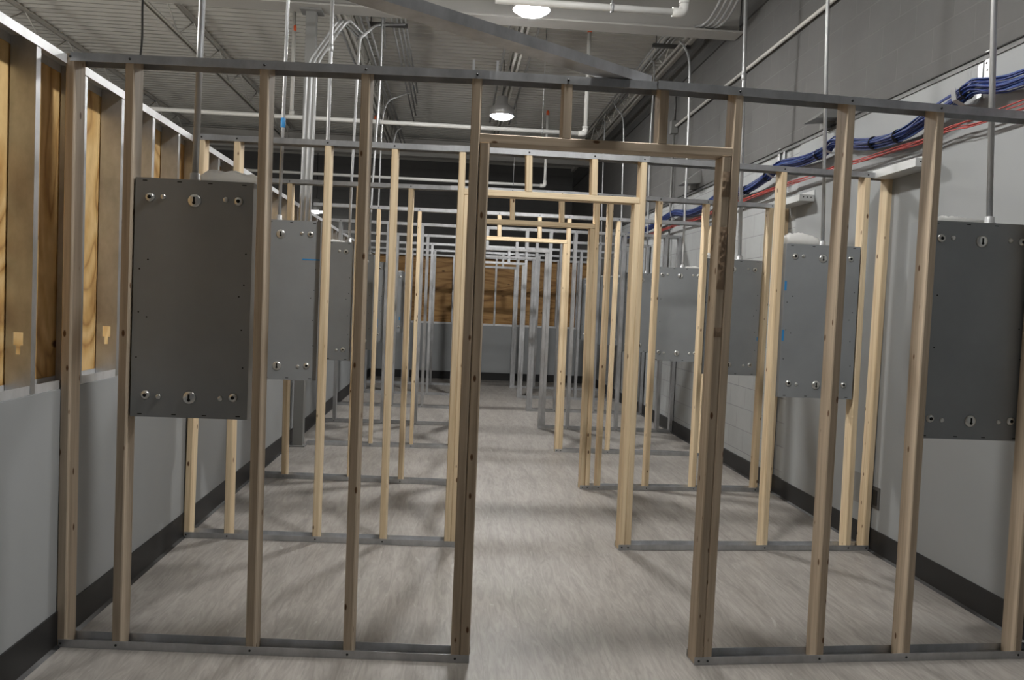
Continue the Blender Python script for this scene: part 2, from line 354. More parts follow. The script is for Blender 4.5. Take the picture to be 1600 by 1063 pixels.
def track(pc, xa, xb, z, up, parent, mats, screws=(), name='track', gap=0):
    p = Vector((xa, pc.Y(xa), z)); q = Vector((xb, pc.Y(xb), z)); D = .092; t = .0015; L = .034; g = 1 if up else -1
    sec = [(-t, 0), (D, 0), (D, g*L), (D-t, g*L), (D-t, g*t), (0, g*t), (0, g*L), (-t, g*L)]
    if not up: sec = sec[::-1]
    m = MB(); m.chan(p, q, pc.w(), (0, 0, 1), sec)
    for x in screws:
        c = Vector((x, pc.Y(x), z+g*L*.5)); m.lathe(c-pc.w()*t, -pc.w(), [(.0055, 0), (.0045, .003), (0, .004)], 8, 1)
    return m.build(name, mats, parent)
def woodstud(pc, b, t, parent, mt, ztop=H-.004, name='stud', wid=.038):
    p, q = ends(pc, b, t, ztop); m = MB(); m.bar(p, q, pc.u(), pc.w(), wid, .0885, .0045); REG.append((p, q, wid))
    m.build(name, mt, parent); return p.x, q.x
CS = [(0, 0), (.039, 0), (.039, .010), (.0375, .010), (.0375, .0015), (.0015, .0015), (.0015, .089), (.0375, .089), (.0375, .080), (.039, .080), (.039, .0905), (0, .0905)]
CSR = [(.039-a, b) for a, b in CS][::-1]
def steelstud(pc, X, parent, z0=.003, z1=H-.003, web_left=True, Xt=None, name='stud'):
    Xt = X if Xt is None else Xt; REG.append((Vector((X, pc.Y(X), z0)), Vector((Xt, pc.Y(Xt), z1)), .0395))
    m = MB(); m.chan((X, pc.Y(X), z0), (Xt, pc.Y(Xt), z1), pc.u(), pc.w(), CS if web_left else CSR)
    return m.build(name, GALV, parent)
ZH0, ZH1 = 2.152, 2.190     # header underside / top
TR = [GALV, SCREW]
FR = {}

# frame 1 (nearest): weathered wood
L1 = Piece((-1.588, 3.539), (.121, 3.429)); R1 = Piece((1.085, 3.437), (2.636, 3.551)); C1 = Piece((.0, 3.437), (1.16, 3.442))
f1 = thing('stud_frame', (.6, 3.45, 0), 'nearest wooden stud frame, weathered brown studs around an open doorway', 'stud frame', 'stud partition frames')
sb = []; stp = []
for b, t in (((87.5, 1000), (102.5, 95)), ((173.7, 1005), (195.6, 100)), ((383, 1014), (406, 105)), ((535.4, 1021), (564.7, 112)), ((703.7, 1022), (738.4, 121))):
    a, c = woodstud(L1, b, t, f1, WOOD_F); sb.append(a+.019); stp.append(c+.019)
kingL = stp[-1]
jb, jt = woodstud(L1, (718.3, 1023), (750.3, 222), f1, WOOD_F, ZH0-.002, 'jack_stud')
sr_b = []; sr_t = []
kb, kt = woodstud(R1, (1099, 1028), (1149.3, 150), f1, WOOD_F); sr_b.append(kb+.019); sr_t.append(kt+.019)
woodstud(R1, (1085.4, 1029), (1130, 246), f1, WOOD_F, ZH0-.002, 'jack_stud'); sr_b.append(kb-.02)
BARK = wood('bark_edge', (.16, .10, .06), (.42, .31, .21), 'z')
pj_, qj_ = ends(R1, (1085.4, 1029), (1130, 246), ZH0-.002)
def bark(z0, z1, parent):
    m = MB(); nz = int((z1-z0)/.006); nx = 7; vs = []
    for i in range(nz+1):
        for j in range(nx+1):
            z = z0+(z1-z0)*i/nz; t = (z-pj_.z)/(qj_.z-pj_.z); e = min(1, i/6, (nz-i)/6)*min(1, j/1.2, (nx-j)/1.2)
            h = e*max(0, .0025+.0045*noise.noise((j*.9, z*42, 2.2))+.003*noise.noise((j*2.1, z*95, 7)))
            b_ = pj_+(qj_-pj_)*t+R1.u()*(.002+.034*j/nx); vs.append(b_-R1.w()*(h+.0002))
    m.add(vs, [(i*(nx+1)+j, i*(nx+1)+j+1, (i+1)*(nx+1)+j+1, (i+1)*(nx+1)+j) for i in range(nz) for j in range(nx)], 0, True)
    m.build('bark_edge', BARK, parent)['label'] = 'rough bark edge on the jamb'
bark(1.60, 1.86, f1); bark(1.985, 2.09, f1); bark(1.40, 1.44, f1)
for b, t in (((1274, 1025.8), (1324.7, 166)), ((1410, 1022), (1464.2, 176))):
    a, c = woodstud(R1, b, t, f1, WOOD_F); sr_b.append(a+.019); sr_t.append(c+.019)
a, c = woodstud(R1, (1585, 1019), (1643, 185), f1, WOOD_F); sr_b.append(a+.019)
track(L1, XL+.012, jb+.04, .001, True, f1, TR, sb, 'bottom_track')
track(R1, kb-.04, XR-.03, .001, True, f1, TR, sr_b, 'bottom_track')
track(L1, XL+.012, kingL+.05, H, False, f1, TR, stp, 'top_track')
track(R1, .80, XR-.012, H, False, f1, TR, sr_t, 'top_track')
m = MB(); p = Vector((kingL+.021, C1.Y(kingL), ZH0)); q = Vector((kt-.001, C1.Y(kt), ZH0)); m.bar(p, q, C1.w(), (0, 0, 1), .0885, .038, .003); m.build('header', WOOD_FX, f1)
cs = []
for (b, t) in (((878, 213), (881, 132)), ((1028, 225), (1032, 142))):
    p, q = ends(C1, b, t, H-.004, ZH1+.001); m = MB(); m.bar(p, q, C1.u(), C1.w(), .038, .0885, .003); m.build('cripple_stud', WOOD_F, f1); cs.append(q.x+.019)
track(C1, kingL-.02, .86, H+.0022, False, f1, TR, cs[:1], 'top_track')
for x in (kingL-.021, kingL+.075):      # bent-up track tabs over the doorway
    MB().box((x, L1.Y(x)+.001, H+.002), (x+.010, L1.Y(x)+.0025, H+.042)).build('bent_tab', GALVL, f1)

def wood_frame(label, PL, PR, left, right, king, jack, cripples, jackL, yend=(XL+.012, XR-.012)):
    f = thing('stud_frame', (.6, PL.Y(.05), 0), label, 'stud frame', 'stud partition frames')
    sb, stp = [], []
    for b, t in left:
        a, c = woodstud(PL, b, t, f, WOOD); sb.append(a+.019); stp.append(c+.019)
    kl = jackL                                       # X of left king stud front left edge
    def vert(P, X, z1, name):
        m = MB(); m.bar((X, P.Y(X), .004), (X, P.Y(X), z1), P.u(), P.w(), .038, .0885, .0045); m.build(name, WOOD, f)
    vert(PL, kl, H-.004, 'stud'); vert(PL, kl+.0385, ZH0-.002, 'jack_stud')
    rb, rt = [], []
    a, c = woodstud(PR, *king, f, WOOD); rb.append(a+.019); rt.append(c+.019); kx = c; kbx = a
    a, c = woodstud(PR, *jack, f, WOOD, ZH0-.002, 'jack_stud'); rb.append(a+.019); jx = a
    for b, t in right:
        a, c = woodstud(PR, b, t, f, WOOD); rb.append(a+.019); rt.append(c+.019)
    CP = Piece((kl, PL.Y(kl)), (kx, PR.Y(kx)))
    m = MB(); m.bar((kl+.0385, CP.Y(kl), ZH0), (kx-.001, CP.Y(kx), ZH0), CP.w(), (0, 0, 1), .0885, .038, .003); m.build('header', WOODX, f)
    ct = []
    for b, t in cripples:
        p, q = ends(CP, b, t, H-.004, ZH1+.001); m = MB(); m.bar(p, q, CP.u(), CP.w(), .038, .0885, .003); m.build('cripple_stud', WOOD, f); ct.append(q.x+.019)
    track(PL, yend[0], kl+.078, .001, True, f, TR, sb, 'bottom_track'); track(PR, jx-.002, yend[1], .001, True, f, TR, rb, 'bottom_track')
    track(PL, yend[0], kl+.045, H, False, f, TR, stp, 'top_track'); track(PR, kx-.01, yend[1], H, False, f, TR, rt, 'top_track')
    track(CP, kl-.06, kx+.05, H+.0022, False, f, TR, ct, 'top_track')
    return f
f2 = wood_frame('second wooden stud frame from the camera, pale pine with a bright doorway header',
    Piece((-1.585, 5.171), (.061, 5.09)), Piece((1.088, 5.10), (2.772, 5.215)),
    [((286, 830), (310, 219)), ((349.5, 834), (365.3, 220)), ((487.5, 840), (507.3, 228)), ((592.3, 843.7), (611.8, 232.5))],
    [((1190.5, 855), (1222, 268)), ((1321, 855), (1352.5, 277)), ((1349, 853), (1388, 278))],
    ((976.8, 850), (1002.6, 253)), ((967, 850), (992.3, 316)), [((822, 298), (822.5, 246)), ((924, 303), (925, 251))], .0)
f3 = wood_frame('third wooden stud frame from the camera, between the second and the last wooden frame',
    Piece((-1.562, 6.945), (.031, 6.825)), Piece((1.093, 6.811), (2.67, 6.90)),
    [((439, 745), (449, 283)), ((541.5, 750), (557, 290)), ((621.2, 753), (638.6, 290))],
    [((931, 762), (952.5, 312)), ((1006.5, 761), (1029.3, 312)), ((1080, 763), (1103, 317)), ((1176.5, 767), (1203, 323)), ((1199, 768), (1228, 324))],
    ((914, 763), (931.2, 312)), ((906.2, 763), (922.9, 355)), [((797.5, 341), (797.6, 310)), ((875, 345), (875.2, 313))], .0)
f4 = wood_frame('fourth and last wooden stud frame, beside the grey steel column',
    Piece((-1.47, 8.53), (.05, 8.55)), Piece((1.105, 8.54), (2.566, 8.56)),
    [((575, 697), (589, 325)), ((639, 697), (653, 327))],
    [((946.7, 706), (965, 343)), ((1091, 713), (1110, 345))],
    ((873, 705), (888, 335)), ((867, 705), (881, 378)), [((777.7, 366), (777.8, 332)), ((840.7, 371), (841, 336))], .0, (-1.43, XR-.012))

def steel_frame(label, Y, left, right, cripples, jx):
    P = Piece((0, Y), (1, Y)); f = thing('stud_frame', (.6, Y, 0), label, 'stud frame', 'stud partition frames')
    for X in left: steelstud(P, X, f, web_left=False)
    steelstud(P, -.005, f, web_left=False); steelstud(P, .036, f, z1=ZH0-.003, web_left=False, name='jack_stud')
    steelstud(P, jx, f, z1=ZH0-.003, name='jack_stud'); steelstud(P, jx+.041, f)
    for X in right: steelstud(P, X, f)
    for X in cripples: steelstud(P, X, f, z0=ZH1, name='cripple_stud')
    track(P, .036, jx+.042, ZH1-.001, False, f, TR, (), 'header')
    S = lambda xs: [x+.02 for x in xs]
    track(P, XL+.012, .078, .001, True, f, TR, S(left), 'bottom_track'); track(P, jx-.002, XR-.012, .001, True, f, TR, S(right), 'bottom_track')
    track(P, XL+.012, XR-.012, H, False, f, TR, S(left)+S(right), 'top_track')
    return f
steel_frame('first galvanised steel stud frame, just behind the last wooden frame', 10.17, [-1.40, -.83, -.425], [1.44, 2.045, 2.56, 2.73], [.36, .845], 1.095)
steel_frame('second galvanised steel stud frame from the wooden ones', 11.82, [-1.40, -.83, -.41], [1.48, 2.03, 2.565, 2.72], [.36, .845], 1.09)
steel_frame('third galvanised steel stud frame from the wooden ones', 13.49, [-1.385, -.79, -.39], [2.02, 2.565, 2.73], [.36, .845, 1.48], 1.085)
steel_frame('fourth galvanised steel stud frame, the last before the plywood end wall', 15.13, [-1.385, -.79, -.38], [1.50, 2.02, 2.565], [.36, .845], 1.08)

# diagonal brace stud lying across
A = at_z(1019, 118.5, 2.486); B = at_z(660, 0, 2.486); d = (B-A); d.z = 0; d.normalize(); E = A+d*((A.x+1.66)/-d.x); w = Vector((0, 0, 1)).cross(d); w = w if w.y > 0 else -w
A.z = E.z = 2.4455
sec = [(0, 0), (.041, 0), (.041, .0015), (.0015, .0015), (.0015, .0905), (.041, .0905), (.041, .092), (0, .092)]
m = MB(); m.chan(A, E, (0, 0, 1), w, [(a, b) for a, b in sec]); br = m.build('brace_stud', GALV)
tag(br, 'loose galvanised steel stud lying diagonally from the left wall onto the nearest frame', 'steel stud')

# ------------------------------------------------------------------ electrical boxes (backs face the camera)
def box_parts(X0, X1, Y, z0, z1, root, holes=True):
    D = .145; t = .003
    m = MB(); m.box((X0, Y, z0), (X1, Y+t, z1))
    for a, b in (((X0, Y+t, z0), (X0+t, Y+D, z1)), ((X1-t, Y+t, z0), (X1, Y+D, z1)), ((X0+t, Y+t, z0), (X1-t, Y+D, z0+t)), ((X0+t, Y+t, z1-t), (X1-t, Y+D, z1))): m.box(a, b)
    W = X1-X0; Hh = z1-z0
    for fx, fz in ((.05, .62), (.05, .44), (.04, .25), (.95, .7), (.94, .57), (.93, .38), (.95, .22), (.12, .66), (.12, .42), (.9, .52)):
        m.lathe((X0+W*fx, Y, z0+Hh*fz), (0, -1, 0), [(.0035, 0), (.0035, .0004)], 6, 1)
    for fx in (.08, .37, .63, .92):
        for zz in (z0+.012, z1-.012): m.box((X0+W*fx-.009, Y-.0005, zz-.002), (X0+W*fx+.009, Y, zz+.002), 1)
    m.build('box_back', [BOX, HOLE], root)
    for zz in (z1-.085, z0+.085):
        cx = (X0+X1)/2; b = MB(); b.lathe((cx, Y, zz), (0, -1, 0), [(.027, 0), (.026, .004), (.021, .007), (.012, .0085), (0, .009)], 24)
        kb_ = b.build('keyhole_boss', BOSS, root)
        kh = MB(); kh.lathe((cx, Y-.0085, zz-.009), (0, -1, 0), [(.0065, 0), (.0065, .0012), (0, .0013)], 12); kh.box((cx-.004, Y-.0098, zz-.010), (cx+.004, Y-.0080, zz+.015))
        k_ = kh.build('keyhole', HOLE); k_.parent = kb_; k_.matrix_parent_inverse = kb_.matrix_world.inverted()
        for fx in (.125, .875):
            b = MB(); c = (X0+W*fx, Y, zz+.006); b.lathe(c, (0, -1, 0), [(.019, 0), (.0175, .005), (.0105, .0095), (.0075, .010)], 20)
            b.lathe((c[0], Y-.0098, c[2]), (0, -1, 0), [(.0078, 0), (.0078, .0006), (0, .0007)], 12, 1); b.build('mounting_dimple', [BOSS, HOLE], root)
        for fx in (.235, .765):
            b = MB(); b.lathe((X0+W*fx, Y, zz+.004+(.006 if zz > 1.5 else -.004)), (0, -1, 0), [(.011, 0), (.010, .004), (.005, .006), (0, .0063)], 14); b.build('plug_button', BOSS, root)
BOXES = {}
def ebox(key, X0, X1, Y, label, z0=.98, z1=1.963):
    xc = (X0+X1)/2
    for p, q, wd in REG:                                 # keep the box between its two studs
        if p.z < .5 and p.y+.09 > Y and p.y < Y+.145:
            for z in (z0, z1):
                x = p.x+(q.x-p.x)*(z-p.z)/(q.z-p.z)
                if x+wd/2 < xc: X0 = max(X0, x+wd+.008)
                else: X1 = min(X1, x-.011)
    r = thing('electrical_box', ((X0+X1)/2, Y, z0), label, 'electrical box', 'electrical panel boxes'); box_parts(X0, X1, Y, z0, z1, r); BOXES[key] = (X0, X1, Y, z0, z1, r); return r
nth = ['nearest', 'second', 'third', 'fourth', 'fifth', 'sixth', 'seventh']
ys = [3.54, 5.19, 6.95, 8.60, 10.24, 11.90, 13.56]
for i in range(7):
    if i == 0: ebox('L0', *(at_y(x, 460, 3.54).x for x in (194.5, 391.5)), 3.54, 'large grey electrical box left of the nearest doorway, plastic bag folded on top', .973, 1.955)
    else: ebox(f'L{i}', -1.335 if i < 4 else -1.325, -.822 if i < 4 else -.80, ys[i], f'{nth[i]} grey electrical box from the camera along the left wall', .983, 1.955)
ebox('R0', 2.115, 2.625, 3.645, 'grey electrical box cut by the right picture edge, plastic film on top', .973, 1.960)
for i in range(1, 7):
    ebox(f'R{i}', 2.09, 2.602, ys[i]+.005, f'{nth[i]} grey electrical box from the camera along the right wall', .985, 1.963)
def tape(key, x, z, w, h):
    X0, X1, Y, z0, z1, r = BOXES[key]; o = MB().box((X0+x, Y-.001, z0+z), (X0+x+w, Y-.0004, z0+z+h)).build('tape_strip', TAPE, r); o['label'] = 'blue tape strip'
tape('R1', .001, .68, .014, .06); tape('R1', .001, .36, .014, .07); tape('L1', .37, .735, .105, .008); tape('L4', .40, .18, .02, .1); tape('L6', .46, .2, .02, .05)
for a, b in ((.48, .30),): tape('R2', a, b, .008, .03)

# plastic bags on top of boxes
def bag(key, xa, xb, h, label, seed, dep=.135):
    X0, X1, Y, z0, z1, r = BOXES[key]; m = MB(); nx, ny = 22, 8; top = []; bot = []; rnd = random.Random(seed)
    for i in range(nx+1):
        for j in range(ny+1):
            u = i/nx; v = j/ny; x = X0+xa+(xb-xa)*u; y = Y+.006+dep*v
            e = max(0, math.sin(math.pi*(.04+.92*u)))**.25*max(0, math.sin(math.pi*(v*.9+.08)))**.3*(1.05-.25*u)
            n = noise.noise((x*22+seed, y*30, seed)); n2 = noise.noise((x*45, y*45+seed, 3.1))
            z = z1+.004+h*e*(.72+.30*n)+.012*n2*e
            top.append((x+.006*n2, y, max(z, z1+.004))); bot.append((x, y, z1+.0015))
    w = ny+1; o = len(top)
    fs = [(i*w+j, (i+1)*w+j, (i+1)*w+j+1, i*w+j+1) for i in range(nx) for j in range(ny)]
    fb = [(o+i*w+j, o+i*w+j+1, o+(i+1)*w+j+1, o+(i+1)*w+j) for i in range(nx) for j in range(ny)]
    rim = [i*w for i in range(nx+1)]+[nx*w+j for j in range(1, ny+1)]+[i*w+ny for i in range(nx-1, -1, -1)]+[j for j in range(ny-1, 0, -1)]
    fr = [(rim[k], o+rim[k], o+rim[(k+1) % len(rim)], rim[(k+1) % len(rim)]) for k in range(len(rim))]
    m.add(top+bot, fs+fb+fr, 0, True); tag(m.build('plastic_bag', BAG), label, 'plastic bag', 'plastic bags on the electrical boxes')
bag('L0', .258, .488, .066, 'clear plastic bag folded on the nearest left electrical box', 3)
bag('R0', .03, .26, .030, 'thin clear plastic film on the electrical box at the right picture edge', 8)
bag('R1', .01, .215, .105, 'crumpled clear plastic bag standing on the second right electrical box', 12)
bag('L2', .20, .395, .022, 'flat plastic bag on the third left electrical box', 15)
bag('R2', .005, .10, .06, 'small crumpled plastic bag on the third right electrical box, behind the doorway jamb', 17)
bag('R3', .325, .50, .022, 'flat plastic bag on the fourth right electrical box', 21)
bag('R5', .02, .215, .022, 'flat plastic bag on the sixth right electrical box', 25)
bag('L6', .42, .51, .03, 'small plastic bag on the farthest left electrical box', 28)
bag('R6', .01, .15, .04, 'small plastic bag on the farthest right electrical box', 31)

# ------------------------------------------------------------------ conduits
def conduit(pts, r, label, group='steel conduits', couplings=(), m_=EMT, fit=True, cap=None):
    pts = [Vector(p) for p in pts]; root = thing('conduit', pts[-1], label, 'conduit', group)
    MB().tube(pts, r, 10).build('tube', m_, root)
    if fit: e = pts[-1]; MB().lathe(e, (0, 0, 1), [(r*1.9, 0), (r*1.9, .008), (r*1.5, .01), (r*1.5, .035), (r, .037)], 12).build('box_connector', EMT, root)
    for c in couplings: MB().lathe(c, (0, 0, 1), [(r*1.02, -.03), (r*1.35, -.028), (r*1.35, .028), (r*1.02, .03)], 12).build('coupling', cap or EMT, root)
    return root
def vert(Y, top, bot, zt, zb, r, label, coup=None, capm=None):
    """plumb conduit through two picture points, at depth Y"""
    p = at_y(*top, Y); q = at_y(*bot, Y); k = (p-q)/(p.z-q.z)
    a = q+k*(zt-q.z); b = q+k*(zb-q.z)
    cs = [] if coup is None else [q+k*(at_y(*coup, Y).z-q.z)]
    return conduit([a, (a+b)/2, b], r, label, couplings=cs, cap=capm)
zt = 1.9645
vert(3.62, (316, 0), (305, 270), ZD-.01, 1.957, .0135, 'steel conduit rising from the nearest left electrical box')
vert(5.295, (450, 0), (436.5, 340), ZD-.01, 1.957, .0105, 'steel conduit with blue coupling rising from the second left electrical box', (440.5, 192), TAPE)
vert(3.72, (1553.5, 0), (1546, 338), ZD-.01, 1.962, .0135, 'steel conduit rising from the electrical box at the right picture edge')
vert(5.32, (1293.5, 0), (1285.5, 378), ZD-.01, zt, .0115, 'steel conduit rising from the second right electrical box')
vert(7.02, (1165.5, 0), (1155.5, 400), ZD-.01, zt, .0160, 'steel conduit rising just behind the right jamb of the nearest doorway', (1161.5, 120))
vert(7.02, (519.5, 0), (507, 372), ZD-.01, 1.957, .0155, 'steel conduit passing behind the nearest frame, left of the white bent one', (517, 75))
def bent(Y, pix, up, zb, r, label, rad=.25):
    """pixels may carry their own depth as a third value"""
    pts = [at_y(p[0], p[1], p[2] if len(p) > 2 else Y) for p in pix]; last = pts[-1].copy(); last.z = zb
    if up: p = pts[0]; pts = [Vector((p.x+up[0], p.y+up[1], 4.63)), Vector((p.x, p.y, 4.63))]+pts
    return conduit(bend(pts+[last], rad), r, label)
bent(7.05, [(632, 38, 9.75), (588, 39, 8.7), (562, 60, 7.25), (559, 105), (548.5, 300)], None, 1.957, .0115, 'bent steel conduit dropping to the third left electrical box')
bent(8.68, [(594.5, 124), (582.6, 279), (579, 340)], (-.15, 2), 1.957, .011, 'steel conduit dropping to the fourth left electrical box')
bent(10.34, [(641, 144, 12.4), (606, 157, 10.8), (597, 180), (593, 280)], None, 1.957, .010, 'bent steel conduit dropping to the fifth left electrical box')
bent(11.98, [(638, 196, 14.6), (620, 204, 12.8), (614.5, 222), (610, 300)], None, 1.957, .0105, 'bent steel conduit dropping to the sixth left electrical box')
bent(8.68, [(1062, 64, 9.5), (1068, 70, 8.95), (1078, 90), (1076, 200), (1067, 400)], None, zt, .0125, 'bent steel conduit dropping to the fourth right electrical box')
bent(10.34, [(1020.5, 150), (1016, 222), (1010, 420)], (0, .8), zt, .010, 'thin steel conduit dropping to the fifth right electrical box')
bent(11.98, [(958, 158, 12.4), (963, 169, 12.2), (974, 182), (975, 217), (969, 410)], None, zt, .0105, 'bent thin steel conduit dropping to the sixth right electrical box')
bent(13.64, [(943, 240), (938, 420)], (.05, .6), zt, .010, 'thin steel conduit dropping to the farthest right electrical box')
cn = ['left', 'middle', 'right']
for i, x in enumerate((471.5, 479, 486.5)):      # three risers strapped along the steel column
    p = at_y(x+7.5, 120, 8.15); q = at_y(x-2, 340, 8.15); k = (p-q)/(p.z-q.z); b = q+k*(1.0-q.z)
    top = at_y(530+i*7, 29, 8.15); a = q+k*(at_y(x+8, 100, 8.15).z-q.z); b.x = a.x-.035
    conduit(bend([top+Vector((.12, .55, .0)), top, a, b], .1), .0125, f'{cn[i]} one of three conduits running up the grey steel column', 'three conduits on the steel column', fit=False)

# ceiling conduit runs along the joists, on trapezes
def run(x, y0, y1, z, r, label, group): conduit([(x, y0, z), (x, (y0+y1)/2, z), (x, y1, z)], r, label, group, fit=False)
ordn = ['first', 'second', 'third', 'fourth']
P0 = [at_y(x, 33, 9.9) for x in (613, 621, 628, 634)]
for i, p in enumerate(P0): run(p.x, 8.75, 15.5-.8*i, 4.703, .0125, f'{ordn[i]} from left of four ceiling conduits on the middle trapeze', 'ceiling conduits on the middle trapeze')
P1 = [at_y(x, 60, 9.77) for x in (1032, 1039, 1046, 1053)]
for i, p in enumerate(P1):
    conduit(bend([(p.x+.1, 6.6, 4.9), (p.x+.05, 8.0, 4.26), (p.x, 9.1, 4.57), (p.x, 9.55, 4.665), (p.x-.02, 14.8-.6*i, 4.665)], .3), .0125, f'{ordn[i]} from left of four ceiling conduits on the trapeze near the right wall', 'ceiling conduits on the right trapeze', fit=False)
for i, (dx, z) in enumerate(((-1.43, 4.62), (-1.37, 4.60), (-1.15, 4.60), (-1.09, 4.63))): run(dx, 8.75, 16.9, z, .015, f'{ordn[i]} from left of four ceiling conduits along the third joist', 'ceiling conduits along a joist')
for i, (dx, z) in enumerate(((.50, 4.62), (.83, 4.60))): run(dx, 8.75, 14.5, z, .016, f'{ordn[i]} from left of two ceiling conduits along the second joist', 'ceiling conduits along the second joist')
def trapeze(x0, x1, Y, z, label):
    r = thing('trapeze_hanger', ((x0+x1)/2, Y, z), label, 'conduit hanger', 'trapeze hangers')
    MB().chan((x0, Y, z), (x1, Y, z), (0, 1, 0), (0, 0, 1), [(0, 0), (.041, 0), (.041, .041), (.0385, .041), (.0385, .0025), (.0025, .0025), (.0025, .041), (0, .041)]).build('strut_channel', IRON, r)
    for x in (x0+.04, x1-.04): MB().tube([(x, Y+.02, z-.02), (x, Y+.02, ZD)], .006, 6).build('hanger_rod', IRON, r)
trapeze(at_y(574, 33, 9.88).x, at_y(637, 35, 9.88).x, 9.88, 4.648, 'dark trapeze hanger carrying the middle ceiling conduits')
trapeze(at_y(1022, 57, 9.75).x, at_y(1081, 62, 9.75).x, 9.78, 4.585, 'dark trapeze hanger carrying conduits near the right wall')

# ------------------------------------------------------------------ sprinkler pipes
def sprinkler(Y, x0, x1, z, label, r=.024, sprigs=(), hangers=(), drop=None):
    root = thing('sprinkler_pipe', (x1, Y, z), label, 'sprinkler pipe', 'white sprinkler pipes')
    MB().tube([(x0, Y, z), ((x0+x1)/2, Y, z), (x1, Y, z)], r, 12).build('pipe', PIPEW, root)
    e = MB(); e.tube(bend([(x1-.05, Y, z), (x1+.03, Y, z), (x1+.03, Y, z+.08)], .05, 6), r*1.3, 12); e.lathe((x1+.03, Y, z+.06), (0, 0, 1), [(r*1.45, 0), (r*1.45, .025)], 12); e.build('elbow', PIPEW, root)
    MB().tube([(x1+.03, Y, z+.07), (x1+.03, Y, (z+4.7)/2), (x1+.03, Y, 4.70)], r, 12).build('riser', PIPEW, root)
    MB().lathe((x1+.03, Y, 4.70), (0, 0, 1), [(.026, 0), (.026, .05), (.018, .07), (.012, .08)], 12).build('sprinkler_cap', ORANGE, root)['label'] = 'orange protective cap'
    for x, zz in sprigs:
        MB().tube([(x, Y, z), (x, Y, zz)], .017, 8).build('sprig_pipe', PIPEW, root); MB().lathe((x, Y, zz), (0, 0, 1), [(.022, 0), (.022, .05), (.014, .08)], 10).build('sprinkler_cap', ORANGE, root)['label'] = 'orange protective cap'
    if drop: MB().tube([(drop, Y, z), (drop, Y, ZD)], .021, 10).lathe((drop, Y, z+.02), (0, 0, 1), [(.03, 0), (.03, .05)], 10).build('drop_pipe', STEELP, root)
    for x in hangers:
        m = MB(); m.tube([(x, Y, z+r), (x, Y, ZD)], .005, 6); m.lathe((x-.01, Y, z), (1, 0, 0), [(r*1.25, 0), (r*1.25, .02)], 12); m.lathe((x, Y, z+.3), (0, 0, 1), [(.009, 0), (.009, .05)], 8); m.build('hanger_rod', EMT, root)
sprinkler(5.7, .20, 1.455, 3.535, 'nearest white sprinkler pipe, above the first doorway', hangers=(.99,))
sprinkler(9.8, -3.6, 1.425, 3.535, 'middle white sprinkler pipe crossing above the second and third stud frames', sprigs=((-1.92, 4.5),), hangers=(-.93, .95), drop=at_y(457.5, 105, 9.8).x)
sprinkler(14.1, -4.0, 1.42, 3.525, 'farthest white sprinkler pipe, low over the steel frames', sprigs=((-1.40, 4.45),), hangers=(.92,))

# ------------------------------------------------------------------ lamps
def lamp(p, label, lens, r=.163, cord=True):
    root = thing('high_bay_light', p, label, 'ceiling lamp', 'high bay lamps'); x, y, z = p
    MB().lathe((x, y, z), (0, 0, 1), [(.0, -.100), (r*.35, -.096), (r*.72, -.079), (r*.97, -.052), (r, .012)], 28).build('lens', lens, root)
    MB().lathe((x, y, z+.013), (0, 0, 1), [(r*1.01, -.062), (r*1.03, -.062), (r*1.03, .03), (r*.8, .07), (r*.5, .11), (r*.45, .20), (.02, .215)], 24).build('housing', HOUSING, root)
    if cord: MB().tube([(x, y, z+.22), (x+.01, y, z+.35), (x, y, ZD+.01)], .007, 6).build('hanger', BLACKC, root)
lamp((.62, 3.32, 4.16), 'high bay lamp directly above the nearest stud frame', LENSA)
lamp((.585, 7.50, 4.16), 'bright round high bay lamp at the top picture edge', LENS)
lamp((.565, 11.7, 4.155), 'bright round high bay lamp above the nearest doorway', LENS)
lamp((-3.125, 19.0, 3.45), 'small bright lamp far away beside the three column conduits', LENS2)
for i, (x, y) in enumerate(((-4.6, 5.4), (-3.6, 3.6), (-8.2, 6.6))):  # unseen globes added left of the view to brighten the roof deck
    root = thing('fill_globe', (x, y, 2.2), ['added unseen fill globe in the middle of the neighbouring room', 'added unseen fill globe in the neighbouring room, nearest the camera', 'added unseen fill globe on the far side of the neighbouring room'][i], 'ceiling lamp', 'added fill globes')
    MB().lathe((x, y, 2.2), (0, 0, 1), [(0, -.2), (.1, -.173), (.173, -.1), (.2, 0), (.173, .1), (.1, .173), (.03, .19)], 20).build('globe', FILLG, root); MB().tube([(x, y, 2.38), (x, y, 3.8), (x, y, ZD)], .01, 6).build('hanger', BLACKC, root)

# ------------------------------------------------------------------ right wall: cables, hooks, brackets
def path(pix, X): return [at_x(*p, X) for p in pix]
def smooth(pts, n=4):
    out = []
    for i in range(len(pts)-1):
        p0, p1, p2, p3 = pts[max(i-1, 0)], pts[i], pts[i+1], pts[min(i+2, len(pts)-1)]
        for k in range(n):
            t = k/n; out.append(.5*((2*p1)+(p2-p0)*t+(2*p0-5*p1+4*p2-p3)*t*t+(3*p1-p0-3*p2+p3)*t**3))
    return out+[pts[-1]]
bl = smooth([Vector(p) for p in [(2.68, 2.2, 2.66), (2.68, 3.2, 2.69)]+[tuple(at_x(*p, 2.68)) for p in [(1600, 122), (1556, 133), (1524, 135), (1500, 152), (1445, 188), (1415, 208), (1378, 221), (1340, 226), (1304, 222), (1290, 236), (1255, 252), (1218, 260), (1199, 276), (1178, 291), (1158, 300), (1118, 310), (1100, 324), (1076, 334), (1056, 333), (1042, 340), (1017, 356)]]+[(2.69, 12.6, 2.66), (2.69, 14, 2.68)]], 3)
root = thing('cable_bundle', bl[0], 'thick bundle of blue data cables sagging along the right wall', 'cable bundle')
rc = random.Random(4)
